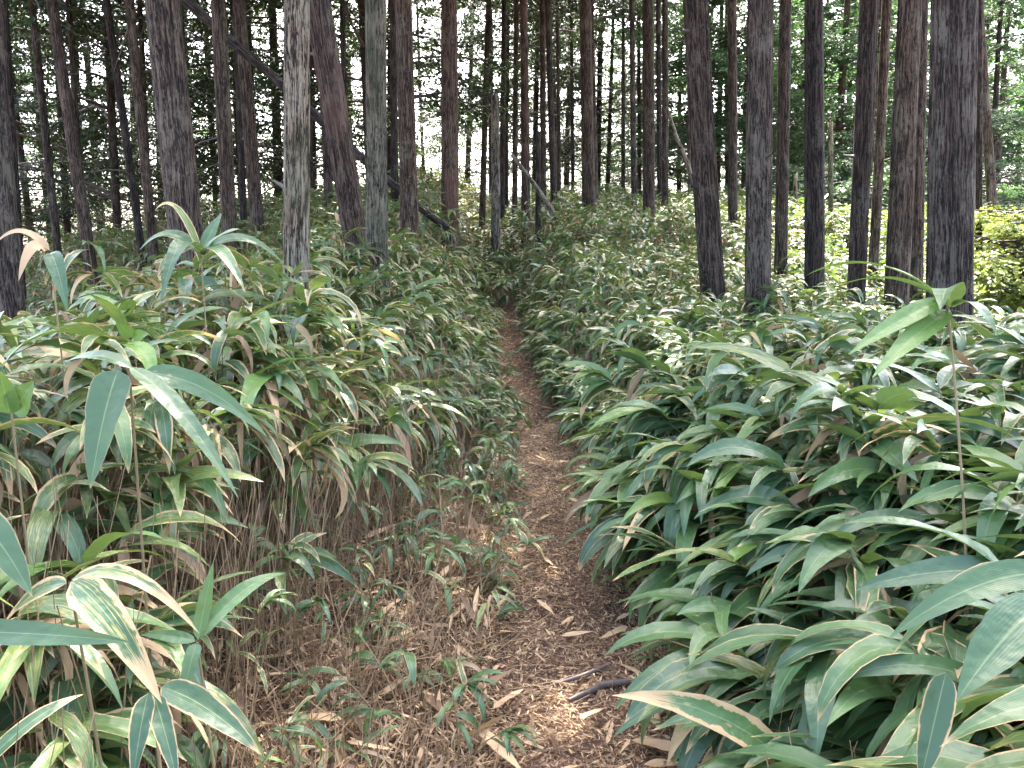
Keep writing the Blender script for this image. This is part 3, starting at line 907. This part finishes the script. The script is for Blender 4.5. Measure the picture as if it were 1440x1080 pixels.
HI = lambda k: CROWN_HIGH[k % 3]
LO = lambda k: CROWN_LOW[k % 5]
FR = lambda k: CROWN_SUNLIT[k % 4]
TREES = [
 # xb, yb, xt, w, D, material, label, kwargs
 (10, 350, -20, 40, 7.0, M_BARKG, 'grey-brown cedar trunk cut by the left edge of the view', dict(crown=HI(0), cz=7)),
 (27, 330, 4, 11, 12.0, M_BARKD, 'thin dark trunk close behind the cedar at the left edge', dict(crown=LO(0), cz=6)),
 (80, 350, 45, 11, 14.0, M_BARKD, 'slim dark trunk leaning left, first one right of the left-edge cedar', dict(crown=LO(1), cz=5.2, twigs=3)),
 (126, 355, 71, 17, 12.0, M_BARK, 'dark leaning trunk with sky beside its foot, between the two slim far-left trunks', dict(crown=LO(2), cz=6.5, twigs=3)),
 (117, 340, 96, 9, 15.0, M_BARKD, 'thin upright trunk crossing behind the dark leaning trunk at far left', dict(crown=LO(3), cz=5)),
 (197, 350, 151, 11, 13.5, M_BARKD, 'slim leaning trunk, left one of the pair beside the big grey leaning cedar', dict(crown=LO(4), cz=5.5, twigs=3)),
 (215, 330, 182, 14, 12.5, M_BARK, 'dark leaning trunk just left of the big grey leaning cedar', dict(crown=LO(0), cz=6.5, twigs=2)),
 (211, 300, 196, 8, 17.0, M_BARKD, 'hair-thin dark trunk behind the leaning pair left of the big grey cedar', dict(crown=LO(1), cz=4)),
 (259, 320, 228, 47, 7.5, M_BARKG, 'big grey-brown cedar trunk with lichen, leaning left above the left thicket', dict(crown=HI(1), cz=7)),
 (272, 300, 253, 9, 14.0, M_BARKD, 'thin dark trunk peeping out right behind the big grey leaning cedar', dict(crown=LO(2), cz=5)),
 (321, 330, 308, 21, 10.5, M_BARK, 'straight brown trunk crossed behind by the fallen dead log at upper left', dict(crown=HI(2), cz=7, twigs=2)),
 (363, 340, 336, 19, 12.3, M_BARK, 'dark trunk behind the slanting dead log, left of the pale bare snag', dict(crown=LO(3), cz=6.5, twigs=2)),
 (344, 340, 330, 10, 14.5, M_BARKD, 'thin dark trunk between the two brown trunks left of the pale snag', dict(crown=LO(4), cz=5)),
 (412, 380, 415, 37, 5.6, M_SNAG, 'pale dead trunk without bark, ochre and grey, standing in the left thicket', dict(height=9, cat='dead tree', name='dead_tree', taper=.3, flare=.15, bow=.02)),
 (500, 340, 446, 37, 8.0, M_BARKR, 'thick cedar leaning strongly left with red-brown patches, beside the mossy snag', dict(crown=HI(0), cz=8)),
 (531, 345, 528, 32, 7.6, M_SNAGM, 'grey-green mossy dead trunk touching the foot of the strongly leaning cedar', dict(height=9, cat='dead tree', name='dead_tree', taper=.25, flare=.15)),
 (556, 320, 553, 11, 14.0, M_BARKD, 'thin dark trunk squeezed between the mossy snag and the next brown trunk', dict(crown=LO(0), cz=6)),
 (575, 335, 567, 26, 10.0, M_BARK, 'straight brown trunk right of the mossy snag, its foot in the thicket', dict(crown=HI(1), cz=7)),
 (463, 330, 450, 13, 13.0, M_BARK, 'slim brown trunk showing between pale snag and strongly leaning cedar', dict(crown=LO(1), cz=6)),
 (487, 320, 481, 9, 15.0, M_BARKD, 'thin dark trunk rising behind the strongly leaning cedar', dict(crown=LO(2), cz=5.5)),
 (437, 330, 436, 6, 17.0, M_BARKD, 'very thin dark stem right beside the pale bare snag', dict(crown=LO(3), cz=5)),
 (634, 340, 631, 25, 13.5, M_BARKR, 'straight reddish-footed trunk standing alone left of the path', dict(crown=HI(2), cz=7.5, flare=.2)),
 (679, 275, 687, 9, 20.0, M_BARK, 'slim trunk on the crest just left of the short broken stump', dict(crown=LO(4), cz=5.5)),
 (696, 305, 696, 13, 15.5, M_SNAG, 'short broken stump pole with splintered top on the crest', dict(top=(696, 142), cat='dead tree', name='dead_tree', broken=True, taper=.15, flare=.1)),
 (707, 270, 708, 8, 21.0, M_BARKD, 'thin dark trunk just right of the short broken stump', dict(crown=LO(0), cz=5)),
 (712, 270, 714, 6, 26.0, M_BARKD, 'very thin far trunk behind the thin one beside the broken stump', dict(crown=LO(1), cz=4)),
 (724, 265, 726, 8, 20.0, M_BARK, 'thin trunk at the upper end of the slanting dead stick on the crest', dict(crown=LO(2), cz=6)),
 (738, 268, 737, 13, 18.0, M_BARKR, 'straight reddish trunk with a lit right edge above the path end', dict(crown=LO(3), cz=6.5)),
 (764, 290, 763, 9, 19.0, M_BARK, 'slender trunk with a lit right edge behind the slanting stick', dict(crown=LO(4), cz=6)),
 (757, 310, 758, 8, 15.5, M_BARKD, 'dark broken pole that the slanting dead stick leans on', dict(top=(758, 190), cat='dead tree', name='dead_tree', broken=True, taper=.2, flare=.1)),
 (779, 277, 770, 10, 18.5, M_BARK, 'slim trunk leaning slightly left on the crest, left of a thin twin', dict(crown=LO(0), cz=6)),
 (786, 283, 784, 6, 22.0, M_BARK, 'thin twin trunk on the crest, right of the slightly leaning one', dict(crown=LO(1), cz=5)),
 (806, 287, 803, 6, 24.0, M_BARKD, 'thin far trunk in the bright gap left of the straight dark centre-right trunk', dict(crown=LO(2), cz=5)),
 (829, 305, 823, 19, 16.5, M_BARK, 'straight dark trunk right of the path end with a sunlit sliver beside it', dict(crown=HI(0), cz=8)),
 (838, 300, 833, 6, 19.0, M_BARKG, 'sunlit thin trunk half hidden behind the straight dark trunk right of the path end', dict(crown=LO(3), cz=6)),
 (877, 292, 876, 6, 24.0, M_BARK, 'thin trunk left of the bright-edged slim trunk on the right crest', dict(crown=FR(0), cz=5)),
 (893, 297, 888, 9, 20.0, M_BARKG, 'slim pale trunk with a bright sunlit right edge on the right crest', dict(crown=LO(4), cz=6.5)),
 (899, 297, 898, 6, 25.0, M_BARKD, 'thin dark trunk close behind the slim bright-edged trunk', dict(crown=FR(1), cz=5)),
 (911, 299, 912, 18, 15.5, M_BARK, 'stout upright trunk, leftmost of the tight cluster on the right crest', dict(crown=HI(1), cz=8)),
 (927, 290, 926, 8, 20.0, M_BARKD, 'thin trunk, middle of the tight cluster on the right crest', dict(crown=LO(0), cz=6)),
 (934, 293, 936, 10, 18.0, M_BARK, 'slim trunk, rightmost of the tight cluster, with a dead side branch', dict(crown=LO(1), cz=6.5, twigs=2)),
 (970, 300, 968, 5, 19.0, M_BARKG, 'thin pale trunk beside the leaning white dead branch', dict(crown=FR(2), cz=6)),
 (1001, 370, 977, 36, 8.8, M_BARK, 'thick dark brown trunk leaning left, first big trunk right of the path', dict(crown=HI(2), cz=7)),
 (1029, 306, 1030, 14, 14.0, M_BARK, 'slim straight trunk between the two first big trunks right of the path', dict(crown=FR(3), cz=6.5)),
 (1065, 405, 1070, 38, 7.6, M_BARKG, 'thick upright brown trunk, second big one right of the path', dict(crown=HI(0), cz=7)),
 (1098, 345, 1104, 18, 11.0, M_BARK, 'slim trunk emerging from behind the second big trunk right of the path', dict(crown=HI(1), cz=7)),
 (1117, 330, 1119, 7, 17.0, M_SNAG, 'short pale broken pole left of the straight dark trunk', dict(top=(1119, 247), cat='dead tree', name='dead_tree', broken=True, taper=.2)),
 (1144, 395, 1145, 27, 9.0, M_BARKD, 'straight dark trunk standing before the sunlit bamboo slope', dict(crown=HI(2), cz=7)),
 (1170, 345, 1167, 8, 14.5, M_SNAGM, 'tall thin broken pole with greenish top right of the straight dark trunk', dict(top=(1167, 176), cat='dead tree', name='dead_tree', broken=True, taper=.2)),
 (1203, 410, 1221, 25, 8.2, M_BARKD, 'dark trunk leaning right, behind the arching bamboo leaves', dict(crown=HI(0), cz=7)),
 (1224, 400, 1248, 14, 10.5, M_BARK, 'slim lighter trunk leaning right, right of the dark leaning one', dict(crown=HI(1), cz=7)),
 (1222, 310, 1234, 5, 18.0, M_BARKG, 'thin pale stem behind the two right-leaning trunks', dict(crown=FR(0), cz=6)),
 (1260, 400, 1280, 35, 7.9, M_BARK, 'thick dark trunk with grey lichen leaning right, left of the slim companion', dict(crown=HI(2), cz=7)),
 (1289, 420, 1297, 18, 9.2, M_BARK, 'slim companion trunk between the lichen trunk and the widest cedar', dict(crown=HI(0), cz=7)),
 (1339, 420, 1344, 64, 5.7, M_BARKG, 'widest cedar trunk, ridged grey-brown bark, near the right edge', dict(crown=HI(1), cz=7)),
 (1376, 290, 1378, 9, 10.5, M_BARKD, 'narrow dark trunk hugging the right side of the widest cedar', dict(crown=HI(2), cz=7)),
 (1396, 310, 1377, 13, 14.0, M_BARKG, 'grey trunk leaning left above the yellow-green bush', dict(crown=FR(1), cz=5.5)),
]
for k, (xb, yb, xt, w, D, m, lab, kw) in enumerate(TREES):
    kw = dict(kw)
    if 'name' not in kw and D >= 12: kw.setdefault('name', 'conifer_tree')
    if D >= 10 and xb > 850: kw.setdefault('cs', .55)
    tree(xb, yb, xt, w, D, m, lab, seed=k * 3 + 1, height=kw.pop('height', 15.5 + (k * 37 % 30) / 10), **kw)

# background conifers, alike within each stretch of the forest
BG = [
 (23, -60, 560, 16, 28, 'low', 'dark background conifer with low boughs against the sky at left', 'dark conifers in the left background'),
 (14, 590, 990, 26, 38, 'low', 'slender far conifer in the bright middle background above the crest', 'far conifers in the middle background'),
 (30, 960, 1500, 24, 40, 'fresh', 'sunlit green conifer with leafy boughs in the right background', 'green conifers in the right background'),  # crowns coloured lighter to stand for the sun on them
]
for gi, (n, x0, x1, d0, d1, kind, lab, grp) in enumerate(BG):
    r = np.random.default_rng(90 + gi)
    for k in range(n):
        xb = x0 + (x1 - x0) * (k + r.uniform(.1, .9)) / n
        D = r.uniform(d0, d1)
        lean_px = r.normal(0, 7) + (xb - 720) * -.0
        w = r.uniform(.17, .30) * FPX / D
        cr = (LO if kind == 'low' else FR)(int(r.integers(0, 9)))
        tree(xb, 330, xb + lean_px + (xb - 720) * .035, w, D, M_BARKD if kind == 'low' else M_BARK, lab, name='conifer_tree', group=grp,
             crown=cr, cz=r.uniform(1.2, 3.2) if kind == 'low' else r.uniform(.8, 2.5), cs=r.uniform(.9, 1.35), seed=700 + gi * 100 + k, height=r.uniform(13, 19) if gi == 0 else r.uniform(11, 14.5), flare=.2)

# far-off wood seen as one mass
fa = Acc()
r = np.random.default_rng(5)
src = CROWN_SUNLIT[0]
nv_ = len(src.vertices); vv = np.zeros(nv_ * 3, np.float32); src.vertices.foreach_get('co', vv); vv = vv.reshape(-1, 3)
nq = len(src.polygons); qq = np.zeros(nq * 4, np.int32); src.loops.foreach_get('vertex_index', qq); qq = qq.reshape(-1, 4)
for k in range(70):
    an = r.uniform(-.75, .75)
    d = r.uniform(42, 80)
    if an < .1 and r.random() < .55: continue
    x, y = d * math.sin(an), d * math.cos(an)
    sc = r.uniform(1.2, 1.7); a_ = r.random() * 6.28
    w = vv * np.array([sc * 1.3, sc * 1.3, sc])
    w = np.stack([w[:, 0] * math.cos(a_) - w[:, 1] * math.sin(a_), w[:, 0] * math.sin(a_) + w[:, 1] * math.cos(a_), w[:, 2]], 1) + np.array([x, y, terrain(x, y) - .5])
    c = np.zeros((nv_, 4)); c[:, 3] = r.random(nv_)
    fa.add(w, qq, None, c, 0)
fo = link_obj('distant_forest', fa.mesh('distant_forest', [M_FOLG]))
tag(fo, 'far-off green wood on the lower slopes beyond the trunks', None, None, 'stuff')


# ------------------------------------------------------------------ fallen and leaning dead wood
def pole(name, label, cat, pts, radii, mat, seed):
    pts = np.array(pts, float)
    base = pts[-1].copy()
    t = np.linspace(0, len(pts) - 1, 60)
    i = np.minimum(t.astype(int), len(pts) - 2); f = (t - i)[:, None]
    c = pts[i] * (1 - f) + pts[i + 1] * f
    rr = np.interp(t, np.arange(len(pts)), radii)
    r = np.random.default_rng(seed)
    for _ in range(3): c[1:-1] = (c[:-2] + 2 * c[1:-1] + c[2:]) / 4
    ns = 14
    v, q, uv, col = tubes(c[None], rr[None], ns)
    S = np.repeat(np.concatenate([[0], np.cumsum(np.linalg.norm(np.diff(c, axis=0), axis=1))]), ns)
    th = np.tile(np.arange(ns) / ns * 2 * math.pi, 60)
    R_ = np.repeat(rr, ns)
    bumpy = 1 + .05 * np.sin(3 * th + S * 2) + .04 * np.sin(5 * th - S * 3.1)
    v = np.repeat(c, ns, 0) + (v - np.repeat(c, ns, 0)) * bumpy[:, None]
    tp = np.stack([R_ * np.cos(th), R_ * np.sin(th), S], 1)
    cap = np.array([[k, (k + 1) % ns, (k + 2) % ns, ns * 60] for k in range(0, ns, 2)])
    cap2 = np.array([[59 * ns + (k + 2) % ns, 59 * ns + (k + 1) % ns, 59 * ns + k, ns * 60 + 1] for k in range(0, ns, 2)])
    v = np.vstack([v, c[0], c[-1]]); tp = np.vstack([tp, [0, 0, 0], [0, 0, S[-1]]])
    o = link_obj(name, make_mesh(name, v - base, np.vstack([q, cap, cap2]), [mat], None, None, tp))
    o.location = base
    return tag(o, label, cat)


def down(p, extra=.1):
    return np.array([p[0], p[1], terrain(p[0], p[1]) - extra])


e = at(630, 322, 11.6)
pole('fallen_log', 'long dark dead log slanting down from upper left behind the pale snag', 'log',
     [at(205, -45, 11.5), at(261, 1, 11.5), at(330, 62, 11.45), at(380, 104, 11.4), at(448, 167, 11.4), at(518, 230, 11.4), at(602, 301, 11.5), e],
     [.07, .07, .066, .064, .062, .058, .052, .05], M_BARKD, 1)
pole('leaning_stick', 'thin weathered dead stick slanting across the dark broken pole on the crest', 'stick',
     [at(719, 217, 15.2), at(752, 260, 15.2), at(770, 287, 15.2), at(795, 325, 15.2)], [.03, .045, .05, .055], M_SNAG, 2)
pole('dead_branch', 'pale bare dead branch leaning left of the first big trunk right of the path', 'branch',
     [at(938, 150, 13.6), at(950, 190, 13.6), at(963, 222, 13.6), at(978, 262, 13.6), at(985, 300, 13.6), at(990, 330, 13.6)], [.02, .035, .042, .045, .05, .05], M_SNAG, 3)
g1, g2 = at(782, 962, 2.62), at(858, 930, 2.85)
def onground(px, py, lift=0.0):
    D = 1.0
    while D < 40:
        p = at(px, py, D)
        if p[2] <= terrain(p[0], p[1]) + lift: return p
        D += .01
    return p
q1, q2, q3 = onground(782, 962, .03), onground(820, 950, .03), onground(858, 934, .03)
pole('fallen_twig', 'dark dead twig lying across the right half of the path', 'twig', [q1, q2, q3], [.006, .009, .008], M_TWIG, 4)
q1, q2, q3 = onground(800, 985, .03), onground(850, 962, .03), onground(905, 955, .03)
pole('fallen_twig', 'dark rotten stick half buried at the right edge of the path', 'twig', [q1, q2, q3], [.008, .012, .010], M_TWIG, 5)


# ------------------------------------------------------------------ bushes at the right
def bush(base, hgt, rad, mat, label, seed, leaf=.06, nst=9):
    t = empty('leafy_bush', base)
    tag(t, label, 'bush')
    r = np.random.default_rng(seed)
    K = 6; tt = np.linspace(0, 1, K)
    a = r.random(nst) * 6.28; o = r.uniform(.15, .8, nst) * rad
    C = np.zeros((nst, K, 3))
    for k in range(K):
        C[:, k, 0] = np.cos(a) * o * tt[k] ** 1.3 + r.normal(0, .03, nst)
        C[:, k, 1] = np.sin(a) * o * tt[k] ** 1.3 + r.normal(0, .03, nst)
        C[:, k, 2] = hgt * r.uniform(.7, .95) * tt[k] - .1
    v, q, uv, c = tubes(C, np.linspace(.02, .005, K)[None] * np.ones((nst, 1)), 5)
    link_obj('stem', make_mesh('bush_stem', v, q, [M_TWIG], uv, c), t)
    f = link_obj('foliage', crown_mesh('bush_foliage', hgt * .04, hgt, rad, 130, [mat, M_TWIG], seed, leaf * .75, 14, 14, .05, 'round'), t)
    return t


b1 = at(1420, 440, 10.2)
f1 = down(b1, 0)
bush(f1, 2.3 - f1[2], 2.0, M_FOLY, 'yellow-green leafy bush in the sun right of the widest cedar', 301, .075)
b2 = at(1200, 360, 19.0)
f2 = down(b2, 0)
bush(f2, 3.9 - f2[2], 2.6, M_FOLG, 'rounded pale green bush behind the right-leaning trunks', 302, .09)
b3 = at(1262, 400, 15.0)
f3 = down(b3, 0)
bush(f3, 2.7 - f3[2], 1.5, M_FOLY, 'yellowish bush glimpsed between lichen trunk and widest cedar', 303, .075)


# ------------------------------------------------------------------ the large foreground bamboo plants
def big_leaf(parent, base_px, tip_px, D0, D1, w_px, arch, hint, lf, nu=14, nv=6, sag=0.0, name='leaf', sidebow=0.0):
    """leaf from one pixel to another with given depths; arch lifts the middle (m), hint steers the blade's upper side"""
    B, T = at(*base_px, D0), at(*tip_px, D1)
    mid = (B + T) / 2 + np.array([0, 0, arch]) + np.array([sidebow, 0, 0])
    u = np.linspace(0, 1, nu + 1)[:, None]
    c = (1 - u) ** 2 * B + 2 * u * (1 - u) * (2 * mid - (B + T) / 2) + u ** 2 * T
    d = np.gradient(c, axis=0); d /= np.linalg.norm(d, axis=1, keepdims=True)
    h = np.array(hint, float)
    s = np.cross(h, d); s /= np.linalg.norm(s, axis=1, keepdims=True)
    n = np.cross(d, s)
    W = w_px * (D0 + D1) / 2 / FPX
    ww = leaf_shape(u[:, 0]) * W / 2 * (1 + rng.normal(0, .022, nu + 1))
    v = np.linspace(-1, 1, nv + 1)
    ph = rng.random() * 6
    fold = .20 * np.abs(v)[None] + .10 * np.sin(u * 8 + ph) * v[None]
    pts = c[:, None] + s[:, None] * (ww[:, None] * v[None])[..., None] + n[:, None] * (ww[:, None] * fold)[..., None]
    org = np.array(parent.location)
    k = np.arange((nu + 1) * (nv + 1)).reshape(nu + 1, nv + 1)
    q = np.stack([k[:-1, :-1], k[1:, :-1], k[1:, 1:], k[:-1, 1:]], -1).reshape(-1, 4)
    uv = np.stack(np.broadcast_arrays(u, (v[None] + 1) / 2), -1).reshape(-1, 2)
    col = np.tile(np.array(lf, float), (len(uv), 1))
    return link_obj(name, make_mesh('big_leaf', pts.reshape(-1, 3) - org, q, [M_LEAF], uv, col), parent)


def big_plant(hub_px, D, label, foot=(0, 0), rad=.0035):
    Hh = at(*hub_px, D)
    F = np.array([Hh[0] + foot[0], Hh[1] + foot[1], 0]); F[2] = terrain(F[0], F[1])
    t = empty('bamboo_plant', F)
    tag(t, label, 'plant', None)
    u = np.linspace(0, 1, 10)[:, None]
    c = F + (Hh - F) * np.concatenate([u ** 1.5, u ** 1.5, u], 1)
    c[0, 2] -= .05
    v, q, uv, col = tubes((c - F)[None], np.linspace(rad * 1.2, rad * .7, 10)[None], 8)
    link_obj('stem', make_mesh('bamboo_stem', v, q, [M_STEM], uv, col), t)
    return t


UP, CAMW = (0, 0, 1), (0, -1, .25)
GREEN = lambda r, m=.03: (0, m, .05, r)
# left plant with long bluish leaves
p = big_plant((182, 518), 1.65, 'bamboo plant with four long bluish leaves hanging over the left thicket', (-.05, .1))
big_leaf(p, (166, 520), (127, 688), 1.63, 1.52, 62, .02, CAMW, GREEN(.35, .05))
big_leaf(p, (182, 516), (336, 702), 1.62, 1.45, 33, .035, (.5, -.6, .7), GREEN(.5))
big_leaf(p, (200, 524), (376, 614), 1.65, 1.72, 36, .035, (.2, -.75, .6), GREEN(.55))
big_leaf(p, (184, 518), (78, 520), 1.66, 1.72, 24, .03, (0, -.4, .9), GREEN(.5))
# plant with browned leaf margins
p = big_plant((98, 818), 1.32, 'bamboo plant whose leaves have wide tan margins and yellow blotches, lower left', (-.02, .12))
big_leaf(p, (100, 818), (228, 990), 1.32, 1.16, 58, .03, (.2, -.8, .6), (.45, .34, 0, .5))
big_leaf(p, (100, 816), (281, 892), 1.33, 1.30, 28, .055, (0, -.45, .85), (.5, .40, 0, .6))
big_leaf(p, (94, 820), (2, 882), 1.33, 1.40, 32, .02, (-.2, -.6, .7), (.42, .30, 0, .5))
# leaves reaching in at the left edge
p = big_plant((-45, 735), 1.25, 'bamboo plant at the left edge with one broad leaf and one dark leaf reaching in', (-.1, .1))
big_leaf(p, (-42, 722), (46, 840), 1.25, 1.2, 58, .02, (.3, -.8, .5), GREEN(.5, .06))
big_leaf(p, (-60, 888), (184, 903), 1.22, 1.16, 42, .004, (.05, -.8, .6), (0, 0, .15, .1))
# fan of fresh green leaves
p = big_plant((277, 902), 1.5, 'small bamboo plant with a fan of fresh green leaves, lower left', (.0, .08))
big_leaf(p, (278, 900), (300, 790), 1.5, 1.55, 24, .0, CAMW, (0, 0, .35, .5))
big_leaf(p, (280, 898), (402, 806), 1.5, 1.62, 32, .03, (-.2, -.6, .7), (0, .0, .25, .5))
big_leaf(p, (275, 902), (196, 893), 1.5, 1.6, 20, .005, (0, -.6, .7), (0, .0, .2, .2))
big_leaf(p, (277, 904), (256, 990), 1.5, 1.42, 26, .01, CAMW, (0, .02, .2, .3))
# low plant in the corner
p = big_plant((212, 972), 1.36, 'low bamboo plant with cream-edged dark leaves at the bottom left', (.0, .05))
big_leaf(p, (208, 975), (186, 1105), 1.36, 1.25, 38, .01, CAMW, (0, .13, 0, .1))
big_leaf(p, (216, 976), (252, 1110), 1.36, 1.25, 34, .01, (.3, -.8, .4), (0, .14, 0, .2))
big_leaf(p, (226, 966), (368, 1062), 1.38, 1.28, 46, .02, (.2, -.65, .7), (.2, .13, 0, .3))
big_leaf(p, (-30, 1085), (118, 976), 1.25, 1.4, 28, .02, (0, -.6, .8), (0, .14, 0, .3))
# tall plant at the right with back-lit leaves
p = big_plant((1333, 428), 2.0, 'tall bamboo plant at right holding bright arching leaves above the thicket', (.14, -.05), .004)
big_leaf(p, (1336, 432), (1322, 437), 2.0, 1.82, 46, .05, (-.1, .2, .95), GREEN(.6, .03))
big_leaf(p, (1332, 424), (1132, 388), 2.0, 2.25, 24, .062, (0, .2, 1), (0, 0, .5, .8))
big_leaf(p, (1331, 426), (1160, 412), 2.0, 2.1, 20, .05, (0, .2, 1), (0, 0, .45, .8))
big_leaf(p, (1331, 420), (1192, 500), 2.0, 1.9, 32, .012, (-.3, -.65, .6), (0, 0, .55, .7))
big_leaf(p, (1336, 436), (1226, 532), 2.0, 1.85, 36, .012, (-.3, -.65, .6), (0, 0, .6, .8))
big_leaf(p, (1340, 432), (1403, 474), 2.0, 1.85, 26, .04, (.1, -.2, 1), GREEN(.9))
# broad leaves at the right edge
p = big_plant((1475, 800), 1.05, 'bamboo plant at the lower right edge with very broad dark green leaves', (.15, .1))
big_leaf(p, (1470, 845), (1344, 988), 1.03, .95, 82, .015, (-.4, -.6, .7), (0, .02, .05, .3))
big_leaf(p, (1475, 805), (1250, 897), 1.06, 1.08, 52, .025, (-.15, -.6, .75), (0, .03, .05, .4))
big_leaf(p, (1460, 808), (1256, 920), 1.1, 1.2, 46, .05, (-.2, -.3, .95), (0, .07, 0, .5))
big_leaf(p, (1330, 945), (1292, 1110), 1.22, 1.15, 50, .0, (-.3, -.9, .2), (0, .12, 0, .05))

# upright plant in front of the big leaning cedar
p = big_plant((283, 362), 3.1, 'bamboo plant reaching highest in the left thicket, one yellowed leaf, before the big leaning cedar', (-.03, .1))
for (tx, ty, w, d1, arch, lf) in ((218, 296, 13, 3.0, .09, (.5, .25, .3, .4)), (312, 300, 19, 3.2, .01, GREEN(.6)), (337, 322, 20, 3.0, .02, (0, .05, .3, .6)),
                                  (196, 352, 20, 3.1, .07, GREEN(.7, .06)), (398, 370, 20, 3.2, .08, GREEN(.4, .05)), (226, 428, 28, 2.8, .12, GREEN(.3)), (345, 412, 24, 2.8, .08, GREEN(.8, .08))):
    big_leaf(p, (283, 358), (tx, ty), 3.1, d1, w, arch, (.1, -.55, .8), lf)
p = big_plant((70, 356), 2.5, 'withered bamboo plant with tan drooping leaves at the left edge before the cedar', (-.03, .1))
big_leaf(p, (70, 352), (-8, 345), 2.5, 2.45, 15, .05, (0, -.5, .8), (.95, 0, 0, .5))
big_leaf(p, (66, 352), (26, 396), 2.5, 2.4, 20, .05, (.2, -.7, .5), (.95, 0, 0, .4))
big_leaf(p, (70, 356), (95, 440), 2.5, 2.4, 26, .04, (.2, -.7, .5), GREEN(.3))
p = big_plant((16, 580), 1.8, 'seedling with round lime green leaves at the left edge', (-.02, .05))
big_leaf(p, (14, 582), (-2, 518), 1.8, 1.78, 46, .0, CAMW, (0, 0, .6, .6))
big_leaf(p, (18, 580), (48, 536), 1.8, 1.78, 44, .0, CAMW, (0, 0, .5, .6))
p = big_plant((187, 474), 2.6, 'seedling with two short lime green leaves inside the left thicket', (0, .05))
big_leaf(p, (187, 474), (163, 452), 2.6, 2.55, 20, .0, CAMW, (0, 0, .6, .6))
big_leaf(p, (187, 474), (208, 470), 2.6, 2.5, 20, .0, CAMW, (0, 0, .8, .6))

# ------------------------------------------------------------------ single fallen leaves on the path
def fallen_leaf(px, py, px2, py2_, w_px, label, group=None, shade=.1):
    a, b = onground(px, py, .055), onground(px2, py2_, .05)
    org = (a + b) / 2
    d = b - a
    L = np.linalg.norm(d)
    az = math.atan2(d[1], d[0]); el = math.asin(d[2] / L)
    W = w_px * a[1] / FPX
    v, q, uv, c = leaves((a - org)[None], np.array([az]), np.array([el + .05]), np.array([.10]), np.array([L]), np.array([W]), np.array([rng.normal(0, .12)]), 10, 4, np.array([[.95, 0, 0, shade]]))
    o = link_obj('fallen_leaf', make_mesh('fallen_leaf', v, q, [M_LEAF], uv, c))
    o.location = org
    tag(o, label, 'leaf', group)


fallen_leaf(672, 1023, 737, 1088, 20, 'longest pale dry leaf lying on the path at the bottom of the view', None, .0)
fallen_leaf(694, 996, 738, 968, 17, 'oval pinkish-tan dry leaf on the path just above the longest one', None, .15)
fallen_leaf(755, 843, 780, 865, 9, 'small pale dry leaf at the middle of the path, above the oval one', None, .0)
for (a, b, c, d, w) in ((790, 878, 805, 866, 6), (752, 918, 768, 932, 5), (700, 935, 690, 950, 7), (765, 785, 778, 795, 6), (735, 800, 752, 790, 6),
                        (742, 650, 762, 655, 5), (790, 690, 804, 682, 5), (720, 690, 736, 694, 5), (760, 730, 775, 722, 6), (815, 1010, 850, 996, 12), (800, 700, 822, 712, 6)):
    fallen_leaf(a, b, c, d, w, 'little pale dry leaf among the litter along the path', 'little dry leaves on the path', rng.random() * .3)
for (a, b, c, d, w, l) in ((890, 1040, 980, 1062, 26, 'large tan dead leaf beneath the right thicket at the bottom edge'),
                           (905, 1075, 1000, 1078, 22, 'second tan dead leaf overlapping the bottom edge right of the path'),
                           (540, 975, 575, 950, 13, 'curled tan dead leaf among stalks left of the path'),
                           (545, 905, 590, 880, 15, 'pale split dead leaf on the brown slope left of the path'),
                           (60, 1030, 165, 1050, 26, 'wide brown dead leaf lying behind the cream-edged corner plant')):
    fallen_leaf(a, b, c, d, w, l, None, .3)
